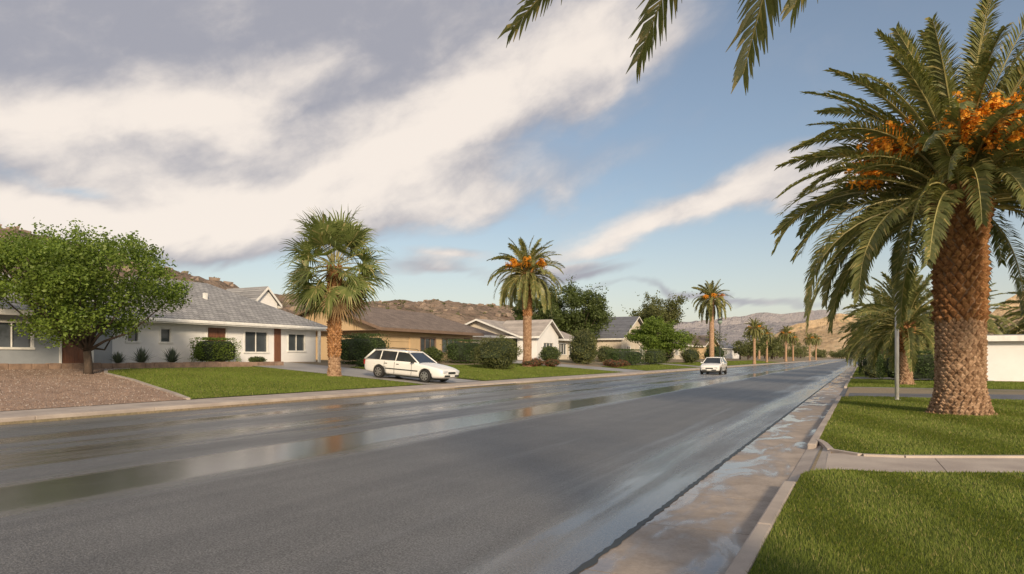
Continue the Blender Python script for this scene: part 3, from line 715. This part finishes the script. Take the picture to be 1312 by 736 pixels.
def fanpalm(name,X,Y,z0,H,nf,seed,pet,bl):
    rr=np.random.default_rng(seed); e=empty(name,(X,Y,z0)); ptrunk(e,H*.98,.40,.29,.32,seed,True,.2)
    G=[];D=[];RB=MB()
    for i in range(nf):
        t=(i+.5)/nf; az=i*2.39996+rr.normal()*.2; el=R(88-140*t**1.0)+rr.normal()*.1; dead=t>.94
        b=np.array([math.cos(az)*.2,math.sin(az)*.2,H+.35*(1-t)-.5*t])
        pts=arcpts(b,az,el,.35+.45*t,pet*rr.uniform(.8,1.2),5); RB.tube([tuple(q) for q in pts],[.03,.028,.025,.022,.02,.018],4,False)
        T=pts[-1]-pts[-2]; T/=np.linalg.norm(T); S=np.cross(T,[0,0,1.0]); ns=np.linalg.norm(S); S=S/ns if ns>.1 else np.array([1.,0,0]); N=np.cross(S,T)
        tw=rr.normal()*.5; S,N=S*math.cos(tw)+N*math.sin(tw),N*math.cos(tw)-S*math.sin(tw)
        ns_=28; L=bl*rr.uniform(.8,1.1); o=pts[-1]
        for k in range(ns_):
            a=R(-112+224*k/(ns_-1)); cu=.3*abs(math.sin(a))
            d0=T*math.cos(a)+S*math.sin(a)+N*cu; d0/=np.linalg.norm(d0)
            W=-T*math.sin(a)+S*math.cos(a); l=L*(1-.25*abs(a)/2.0)*rr.uniform(.88,1.1); w1=l*.45*R(224/ns_)*1.0
            m_=o+d0*l*.45; d1=d0+np.array([0,0,-.25*rr.uniform(.3,1.4)])+rr.normal(size=3)*.08; d1/=np.linalg.norm(d1); q_=m_+d1*l*.32
            d2=d1+np.array([0,0,-.6*rr.uniform(.2,1.6)]); d2/=np.linalg.norm(d2); e_=q_+d2*l*.26
            (D if dead else G).extend([o-W*.006,o+W*.006,m_+W*w1*.5,m_-W*w1*.5, m_-W*w1*.5,m_+W*w1*.5,q_+W*w1*.3,q_-W*w1*.3, q_-W*w1*.3,q_+W*w1*.3,e_+W*.003,e_-W*.003])
    npobj('fan_leaves',G,4,M['palmfan'],e); 
    if D: npobj('dead_leaves',D,4,M['thatch'],e)
    RB.obj('leaf_stems',M['rachis'],e); return e
fanpalm('fan_palm',-24.1,27.0,.45,5.75,62,207,1.3,1.6)

# ------------------------------------------------------------------ hills
def hills():
    HY=[(-200,34),(0,32),(60,28),(75,26.5),(100,23),(116,21),(137,18.5),(180,20),(226,25),(288,25),(330,19),(465,19),(560,12),(800,6)]
    def H(y):
        for (a,b),(c,d) in zip(HY,HY[1:]):
            if a<=y<=c: return b+(d-b)*(y-a)/(c-a)
        return HY[-1][1]
    ys=np.linspace(-150,760,300); us=np.linspace(0,1,70); v=[]
    for y in ys:
        for u in us:
            x=-72-u*190; s=min(1,u/.42); prof=s*s*(3-2*s) if u<.42 else 1-.25*(u-.42)
            p=Vector((x*.03,y*.03,0)); f=mnoise.fractal(p,1,2.1,5); rg_=abs(mnoise.noise(Vector((x*.09,y*.09,3)))); rk=mnoise.fractal(Vector((x*.25,y*.25,1)),1,2,3)
            v.append((x,y,1.6+(H(y)-1.6)*prof*(1+.10*f)+prof*(rk*1.2-rg_*2.4)))
    n=len(us); f=[(j*n+i,(j+1)*n+i,(j+1)*n+i+1,j*n+i+1) for j in range(len(ys)-1) for i in range(n-1)]
    h=obj('rocky_hill',v,f,M['hill'],smooth=False)
    rr=np.random.default_rng(5); P=[]; B=MB(); vv=np.array(v)
    for k in rr.integers(0,len(v),1500):
        c=vv[k]+np.array([rr.uniform(-1.5,1.5),rr.uniform(-1.5,1.5),.2]); w=rr.normal(size=(22,3)); w/=np.linalg.norm(w,axis=1)[:,None]; P.append(c+w*np.array([.8,.8,.5])*rr.uniform(.5,1.2))
    leaves('scrub',np.concatenate(P),M['leafo'],h,.5,rr,aspect=.8)
    for k in rr.integers(0,len(v),3600):
        c=vv[k]+np.array([rr.uniform(-1.4,1.4),rr.uniform(-1.4,1.4),0]); s=rr.uniform(.4,1.5)
        q=[tuple(c+np.array([a*s,b*s,cc*s*.8])) for a in (-.6,.6) for b in (-.6,.6) for cc in (-.5,.6)]
        q=[tuple(np.array(z)+rr.normal(size=3)*.15*s) for z in q]; b=len(B.v); B.v+=q
        B.f+=[tuple(b+i for i in z) for z in ((0,1,3,2),(4,6,7,5),(0,4,5,1),(2,3,7,6),(1,5,7,3),(0,2,6,4))]
    B.obj('boulders',mat('boulder',(.37,.29,.23),.9,(.22,.165,.13),.6,.5,3),h)
hills()
def ridge(name,prof,m,amp,near=.72,cols=220,rows=26,seed=0):
    v=[];t=np.linspace(0,len(prof)-1,cols)
    for a in t:
        k=min(int(a),len(prof)-2); f=a-k; f=f*f*(3-2*f); r,d,h=[prof[k][i]*(1-f)+prof[k+1][i]*f for i in range(3)]
        for j in range(rows):
            u=j/(rows-1); s=near+(1-near)*u*1.0; dd=d*s; r2=r*s; x,y=V(r2,dd); pr=u**1.3 if u<.85 else 1
            p=Vector((x/(d*.06),y/(d*.06),seed)); fr=mnoise.fractal(p,1,2.1,5); gl=abs(mnoise.noise(Vector((x/(d*.03),y/(d*.03),seed+5))))
            v.append((x,y,-1+h*pr*(1+.08*fr)-gl*amp*pr+amp*.3*mnoise.noise(Vector((x/(d*.01),y/(d*.01),9)))*pr))
    n=rows; f=[(j*n+i,(j+1)*n+i,(j+1)*n+i+1,j*n+i+1) for j in range(cols-1) for i in range(n-1)]
    return obj(name,v,f,m)
# ridge lines: (metres right, metres ahead, height)
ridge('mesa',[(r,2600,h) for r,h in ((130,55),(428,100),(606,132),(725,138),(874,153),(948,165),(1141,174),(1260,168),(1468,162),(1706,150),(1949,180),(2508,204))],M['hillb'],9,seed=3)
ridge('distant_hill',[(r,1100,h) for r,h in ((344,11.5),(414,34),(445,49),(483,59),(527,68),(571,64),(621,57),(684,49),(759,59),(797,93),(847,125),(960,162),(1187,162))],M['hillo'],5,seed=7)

# ------------------------------------------------------------------ street furniture
def lamp(X,Y,z0,H):
    e=empty('street_lamp',(X,Y,z0)); mb=MB(); mb.tube([(0,0,0),(0,0,.5),(0,0,.55),(0,0,H-.8)],[.16,.15,.09,.06],10)
    mb.tube([(0,0,H-.8),(0,0,H-.74)],[.22,.22],12); mb.obj('post',M['dark'],e,False)
    mb=MB(); mb.tube([(0,0,H-.74),(0,0,H-.5),(0,0,H-.25)],[.2,.34,.3],12); mb.obj('lantern',mat('lantern_glass',(.25,.33,.28),.3),e)
    mb=MB(); mb.tube([(0,0,H-.25),(0,0,H-.2),(0,0,H-.05),(0,0,H)],[.4,.38,.15,.03],12); mb.obj('cap',M['dark'],e)
lamp(-18.6,103,.15,7.0)
e=empty('sign_post',(1.0,25.6,.09)); mb=MB(); mb.tube([(0,0,-.1),(0,0,3.6)],[.065,.06],10); mb.tube([(0,0,3.6),(0,0,3.64)],[.075,.065],10); mb.tube([(0,0,0),(0,0,.03)],[.12,.12],12); mb.obj('post',M['metal'],e,True)

# ------------------------------------------------------------------ cars
def car(name,X,Y,z0,rz,kind):
    e=empty(name,(X,Y,z0),rz)
    if kind=='wagon':
        belt=.92; roofz=1.45
        st=[(-2.42,.70,.38,.84,.90),(-2.36,.83,.26,.90,.96),(-2.0,.87,.22,.93,.97),(-1.2,.88,.2,.93,.96),(0,.88,.2,.92,.95),(.75,.88,.2,.91,.94),(1.05,.88,.2,.88,.93),(1.6,.87,.2,.82,.88),(2.15,.84,.22,.73,.79),(2.36,.78,.26,.66,.70),(2.44,.66,.34,.58,.60)]
        gh=dict(bx0=-2.34,bx1=1.0,tx0=-1.85,tx1=.22,bw=.80,tw=.62); wb=(-1.38,1.42); pill=[-.42,-1.38]
    else:
        belt=.98; roofz=1.52
        st=[(-2.12,.70,.40,.95,1.0),(-2.05,.84,.28,.98,1.02),(-1.6,.88,.22,.99,1.02),(-.9,.89,.2,.98,1.01),(0,.89,.2,.97,1.0),(.7,.89,.2,.96,1.0),(1.0,.89,.2,.93,.98),(1.5,.87,.21,.87,.93),(1.9,.84,.23,.78,.84),(2.08,.76,.27,.68,.72),(2.14,.62,.34,.58,.60)]
        gh=dict(bx0=-2.0,bx1=.98,tx0=-1.5,tx1=.2,bw=.80,tw=.60); wb=(-1.25,1.32); pill=[-.35]
    v=[];f=[]
    for (x,w,zb,zs,zt) in st:
        half=[(0,zb),(w*.86,zb),(w*.98,zb+.10),(w,zb+(zs-zb)*.5),(w*.985,zs-.05),(w*.93,zs),(w*.6,zt),(0,zt+.015)]
        ring=[(x,yy,zz) for yy,zz in half]+[(x,-yy,zz) for yy,zz in half[-2:0:-1]]
        v+=ring
    n=14
    for i in range(len(st)-1):
        for k in range(n): k2=(k+1)%n; f.append((i*n+k,i*n+k2,(i+1)*n+k2,(i+1)*n+k))
    f.append(tuple(range(n-1,-1,-1))); f.append(tuple((len(st)-1)*n+k for k in range(n)))
    body=obj('body',v,f,M['carwhite'],e,True)
    bm=bmesh.new(); bm.from_mesh(body.data); bmesh.ops.recalc_face_normals(bm,faces=bm.faces); bm.to_mesh(body.data); bm.free()
    ss_=body.modifiers.new('s','SUBSURF'); ss_.levels=2; ss_.render_levels=2
    wr=.32
    for q,xw in enumerate(wb):
        cb=MB(); cb.tube([(xw,-1.2,wr-.01),(xw,1.2,wr-.01)],[wr+.055]*2,28); c=cb.obj('cut',M['dark'],None)
        bm=bmesh.new(); bm.from_mesh(c.data); bmesh.ops.recalc_face_normals(bm,faces=bm.faces); bm.to_mesh(c.data); bm.free()
        c.parent=e
        md=body.modifiers.new('b%d'%q,'BOOLEAN'); md.operation='DIFFERENCE'; md.object=c; md.solver='EXACT'
    bpy.context.view_layer.update(); dg=bpy.context.evaluated_depsgraph_get()
    me=bpy.data.meshes.new_from_object(body.evaluated_get(dg)); body.modifiers.clear(); body.data=me
    for o in [o for o in list(e.children) if o.name.startswith('cut')]: bpy.data.objects.remove(o)
    mb=MB()
    for xw in wb: mb.box(xw-.40,xw+.40,-.70,.70,.12,.66)
    mb.box(wb[0],wb[1],-.72,.72,.16,.4); mb.obj('underbody',M['dark'],e)
    bx0,bx1,tx0,tx1,bw,tw=[gh[k] for k in ('bx0','bx1','tx0','tx1','bw','tw')]; zb=belt-.02; zt=roofz-.05
    gv=[(bx0,-bw,zb),(bx1,-bw,zb),(bx1,bw,zb),(bx0,bw,zb),(tx0,-tw,zt),(tx1,-tw,zt),(tx1,tw,zt),(tx0,tw,zt)]
    obj('windows',gv,[(0,1,5,4),(1,2,6,5),(2,3,7,6),(3,0,4,7),(4,5,6,7)],M['cglass'],e)
    mb=MB()
    def edge(a,b,r=.035): mb.tube([a,b],[r,r],6)
    for s in (-1,1):
        edge((bx1,s*bw,zb),(tx1,s*tw,zt)); edge((bx0,s*bw,zb),(tx0,s*tw,zt),.055); edge((bx0,s*bw,zb-.0),(bx1,s*bw,zb),.03); edge((tx0,s*tw,zt),(tx1,s*tw,zt),.035)
        for xp in pill:
            edge((xp,s*bw,zb),(xp+.02,s*tw,zt),.03)
    mb.obj('pillars',M['carwhite'],e,True)
    rv=[];rf=[];nx,ny=9,7
    for i in range(nx+1):
        for j in range(ny+1):
            u=i/nx;w_=j/ny*2-1; x=tx0-.04+(tx1-tx0+.08)*u; yy=w_*(tw+.03); z=zt+.025+.045*(1-w_*w_)*(1-.3*(2*u-1)**2)-.03*(2*u-1)**4
            rv.append((x,yy,z))
    for i in range(nx):
        for j in range(ny): a=i*(ny+1)+j; rf.append((a,a+ny+1,a+ny+2,a+1))
    ro=obj('roof',rv,rf,M['carwhite'],e,True); sd=ro.modifiers.new('t','SOLIDIFY'); sd.thickness=.05
    for i,xw in enumerate(wb):
        for s in (-1,1):
            mb=MB(); yy=s*.80
            mb.tube([(xw,yy-.10,wr),(xw,yy-.085,wr),(xw,yy+.085,wr),(xw,yy+.10,wr)],[wr-.03,wr,wr,wr-.03],28); t_=mb.obj('tyre',M['rubber'],e,False)
            mb=MB(); ys=yy+s*.102; mb.tube([(xw,yy,wr),(xw,ys-s*.02,wr)],[.20,.205],24); mb.obj('wheel_well_dark',M['dark'],e)
            mb=MB()
            for k in range(24):
                a0=2*math.pi*k/24;a1=2*math.pi*(k+1)/24
                P=lambda a,r,dy:(xw+math.cos(a)*r,ys+dy*s,wr+math.sin(a)*r)
                mb.poly([P(a0,.215,.002),P(a1,.215,.002),P(a1,.185,.004),P(a0,.185,.004)])
            for k in range(7):
                a=2*math.pi*k/7; dx,dz=math.cos(a),math.sin(a); nx_,nz=-dz*.032,dx*.032
                mb.poly([(xw+nx_*1.3,ys+s*.012,wr+nz*1.3),(xw-nx_*1.3,ys+s*.012,wr-nz*1.3),(xw+dx*.19-nx_,ys+s*.004,wr+dz*.19-nz),(xw+dx*.19+nx_,ys+s*.004,wr+dz*.19+nz)])
            mb.tube([(xw,ys-s*.01,wr),(xw,ys+s*.016,wr)],[.055,.05],12); mb.obj('rim',M['rim'],e)
    fx=st[-1][0]; rx=st[0][0]
    mb=MB()
    for s in (-1,1):
        a,b=sorted((s*.875,s*.893)); mb.box(wb[0]+.42,wb[1]-.42,a,b,.50,.55)
        for xd in ([.62,-.42,-1.05] if kind=='wagon' else [.62,-.35,-.95]):
            a2,b2=sorted((s*.868,s*.884)); mb.box(xd-.006,xd+.006,a2,b2,.30,belt-.05)
    mb.box(fx-.12,fx+.03,-.60,.60,.33,.42); mb.box(fx-.10,fx+.004,-.32,.32,.47,.58); mb.box(rx-.02,rx+.1,-.62,.62,.36,.44)
    mb.obj('black_trim',M['dark'],e)
    mb=MB()
    for s in (-1,1): 
        a,b=sorted((s*.36,s*.72)); mb.box(fx-.16,fx-.012,a,b,.50,.64)
    bevel(mb.obj('headlights',M['lamp'],e),.03)
    mb=MB()
    for s in (-1,1): a,b=sorted((s*.60,s*.80)); mb.box(rx-.0,rx+.12,a,b,.62,.88)
    bevel(mb.obj('tail_lights',M['tail'],e),.02)
    mb=MB()
    for s in (-1,1):
        a,b=sorted((s*.86,s*1.02)); mb.box(.66,.78,a,b,belt-.02,belt+.10)
        for xh in (.0-.28,-1.0): a,b=sorted((s*.87,s*.905)); mb.box(xh-.02,xh+.14,a,b,.76,.79)
    bevel(mb.obj('mirrors_and_handles',M['carwhite'] if kind!='wagon' else M['dark'],e),.02)
    mb=MB(); mb.box(fx+.031,fx+.04,-.2,.2,.34,.43); mb.obj('number_plate',M['trim'],e)
    if kind=='wagon':
        mb=MB()
        for s in (-1,1): mb.tube([(tx0+.1,s*.52,zt+.06),(tx0+.2,s*.52,zt+.13),(tx1-.3,s*.52,zt+.13),(tx1-.2,s*.52,zt+.06)],[.015]*4,6)
        mb.obj('roof_rails',M['dark'],e)
    return e
e=car('parked_station_wagon',-21.2,29.6,.30,0,'wagon'); e.rotation_euler=(0,.07,0); e.location.z=gz(-21.2)+.02; e.scale=(1.04,1.04,1.04)
car('white_car',-12.0,63.5,0.0,-math.pi/2,'hatch')

# ------------------------------------------------------------------ sky
W=bpy.data.worlds.new('World'); scene.world=W; W.use_nodes=True; W.node_tree.nodes.clear(); t=NT(W.node_tree)
SUN_EL=R(21); 
sdx,sdy=.66,-.75
sky=t.new('ShaderNodeTexSky',sky_type='NISHITA'); sky.sun_disc=False; sky.sun_elevation=SUN_EL; sky.sun_rotation=math.atan2(sdx,sdy); sky.air_density=1.0; sky.dust_density=1.0; sky.ozone_density=1.2
co=t.coord('Generated'); x,y,z=t.sep(co)
r=t.m('ADD',t.m('MULTIPLY',x,CT),t.m('MULTIPLY',y,ST)); f=t.m('ADD',t.m('MULTIPLY',x,-ST),t.m('MULTIPLY',y,CT))
az=t.m('ARCTAN2',r,f); el=t.m('ARCSINE',z)
ca,sa=math.cos(.36),math.sin(.36)
u=t.m('ADD',t.m('MULTIPLY',az,ca),t.m('MULTIPLY',el,sa)); v=t.m('ADD',t.m('MULTIPLY',az,-sa),t.m('MULTIPLY',el,ca))
nA=t.noise(t.comb(t.m('MULTIPLY',u,2.2),t.m('MULTIPLY',v,4.8),0.3),1.5,5,.52,.3)
nB=t.noise(t.comb(t.m('MULTIPLY',u,3.4),t.m('MULTIPLY',v,5.6),2.3),2.8,5,.6,.2)
nC=t.noise(t.comb(t.m('MULTIPLY',u,1.6),t.m('MULTIPLY',v,3.5),7.1),1.3,2,.5,.3)
P2=t.comb(t.m('ADD',az,t.m('MULTIPLY',t.m('SUBTRACT',nC,.5),.22)),t.m('ADD',el,t.m('MULTIPLY',t.m('SUBTRACT',nA,.5),.16)),0.0)
def total(bl):
    s=0.0
    for (px,py,rx,ry,rot,w) in bl:
        a0=math.atan((px-656)/875); e0=math.atan((458-py)/875*math.cos(a0))
        mp=t.new('ShaderNodeMapping',vector_type='TEXTURE'); t.l.new(P2,mp.inputs[0])
        mp.inputs['Location'].default_value=(a0,e0,0); mp.inputs['Rotation'].default_value=(0,0,R(rot)); mp.inputs['Scale'].default_value=(1.8*rx/875,1.8*ry/875,1)
        g=t.new('ShaderNodeTexGradient',gradient_type='SPHERICAL'); t.l.new(mp.outputs[0],g.inputs[0])
        s=t.m('MULTIPLY_ADD',g.outputs['Fac'],w,s)
    return s
dens=total([(40,90,360,110,10,1.2),(330,50,280,80,15,.75),(530,90,190,75,28,.65),(250,278,150,38,4,1.3),(430,225,190,50,22,1.35),(640,145,170,48,34,1.25),(780,75,100,46,38,.7),
  (610,253,150,22,14,.9),(920,254,160,19,14,1.0),(1050,222,70,17,10,.6),(30,275,90,14,-4,1.1),(90,236,120,17,-4,-1.0),(750,354,52,10,0,1.0),(730,335,42,7,0,.9),(605,315,40,7,3,.9),(900,374,130,5,1,.8),(575,330,55,6,0,.7),(960,150,200,90,25,.20),(-300,200,250,120,0,.7)])
back=t.m('MULTIPLY',t.ss(t.m('ABSOLUTE',az),.9,1.6),.55)
d=t.m('ADD',t.m('MULTIPLY',t.m('ADD',dens,back),t.m('ADD',.40,t.m('MULTIPLY',nA,1.25))),t.m('ADD',t.m('MULTIPLY',t.m('SUBTRACT',nA,.5),.5),t.m('MULTIPLY',t.m('SUBTRACT',nB,.5),.5)))
alpha=t.m('MULTIPLY',t.ss(d,.06,.92),.95)
bright=total([(250,272,150,40,6,.85),(440,215,170,38,22,.85),(640,135,150,36,34,.8),(610,250,140,20,12,.55),(920,254,170,25,14,.75),(30,275,110,18,-6,.85),(60,150,170,28,8,.75),(300,112,120,24,14,.7),(780,70,90,40,38,.5),(605,315,50,10,0,.5)])
bb=t.m('ADD',t.m('ADD',.10,bright),t.m('MULTIPLY',t.m('SUBTRACT',nB,.47),1.2))
bb=t.m('ADD',t.m('ADD',bb,t.m('MULTIPLY',t.m('SUBTRACT',nA,.5),.7)),t.m('MULTIPLY',back,1.5))
ccol=t.mix(t.ss(bb,0.0,1.0),(.38,.38,.43),(.96,.86,.77))
SK=.1
hz=t.ss(el,.26,-.02)
skyc=t.mix(1,sky.outputs[0],(1.30,1.24,1.18),'MULTIPLY')
skyc=t.mix(.18,skyc,(4.3,4.4,4.8))
skyc=t.mix(t.m('MULTIPLY',hz,.45),skyc,(7.6,7.0,6.4))
cc=t.mix(1,ccol,(1/SK,1/SK,1/SK),'MULTIPLY')
fin=t.mix(alpha,skyc,cc)
bg=t.new('ShaderNodeBackground'); t.l.new(fin,bg.inputs[0]); bg.inputs[1].default_value=SK
wo=t.new('ShaderNodeOutputWorld'); t.l.new(bg.outputs[0],wo.inputs[0])
sl=bpy.data.lights.new('sun','SUN'); sl.energy=4.2; sl.angle=R(8); sl.color=(1,.79,.54); so=bpy.data.objects.new('sun',sl); link(so)
dirv=Vector((sdx*math.cos(SUN_EL),sdy*math.cos(SUN_EL),math.sin(SUN_EL))); so.rotation_euler=dirv.to_track_quat('Z','Y').to_euler()
# ------------------------------------------------------------------ camera
cam=bpy.data.cameras.new('camera'); cam.sensor_width=36; cam.lens=36*875/1312; cam.shift_y=90/1312; cam.clip_end=20000
cobj=bpy.data.objects.new('camera',cam); cobj.location=(0,0,EYE); cobj.rotation_euler=(R(90),0,TH); link(cobj); scene.camera=cobj
scene.view_settings.view_transform='Standard'; scene.view_settings.look='None'; scene.view_settings.exposure=0
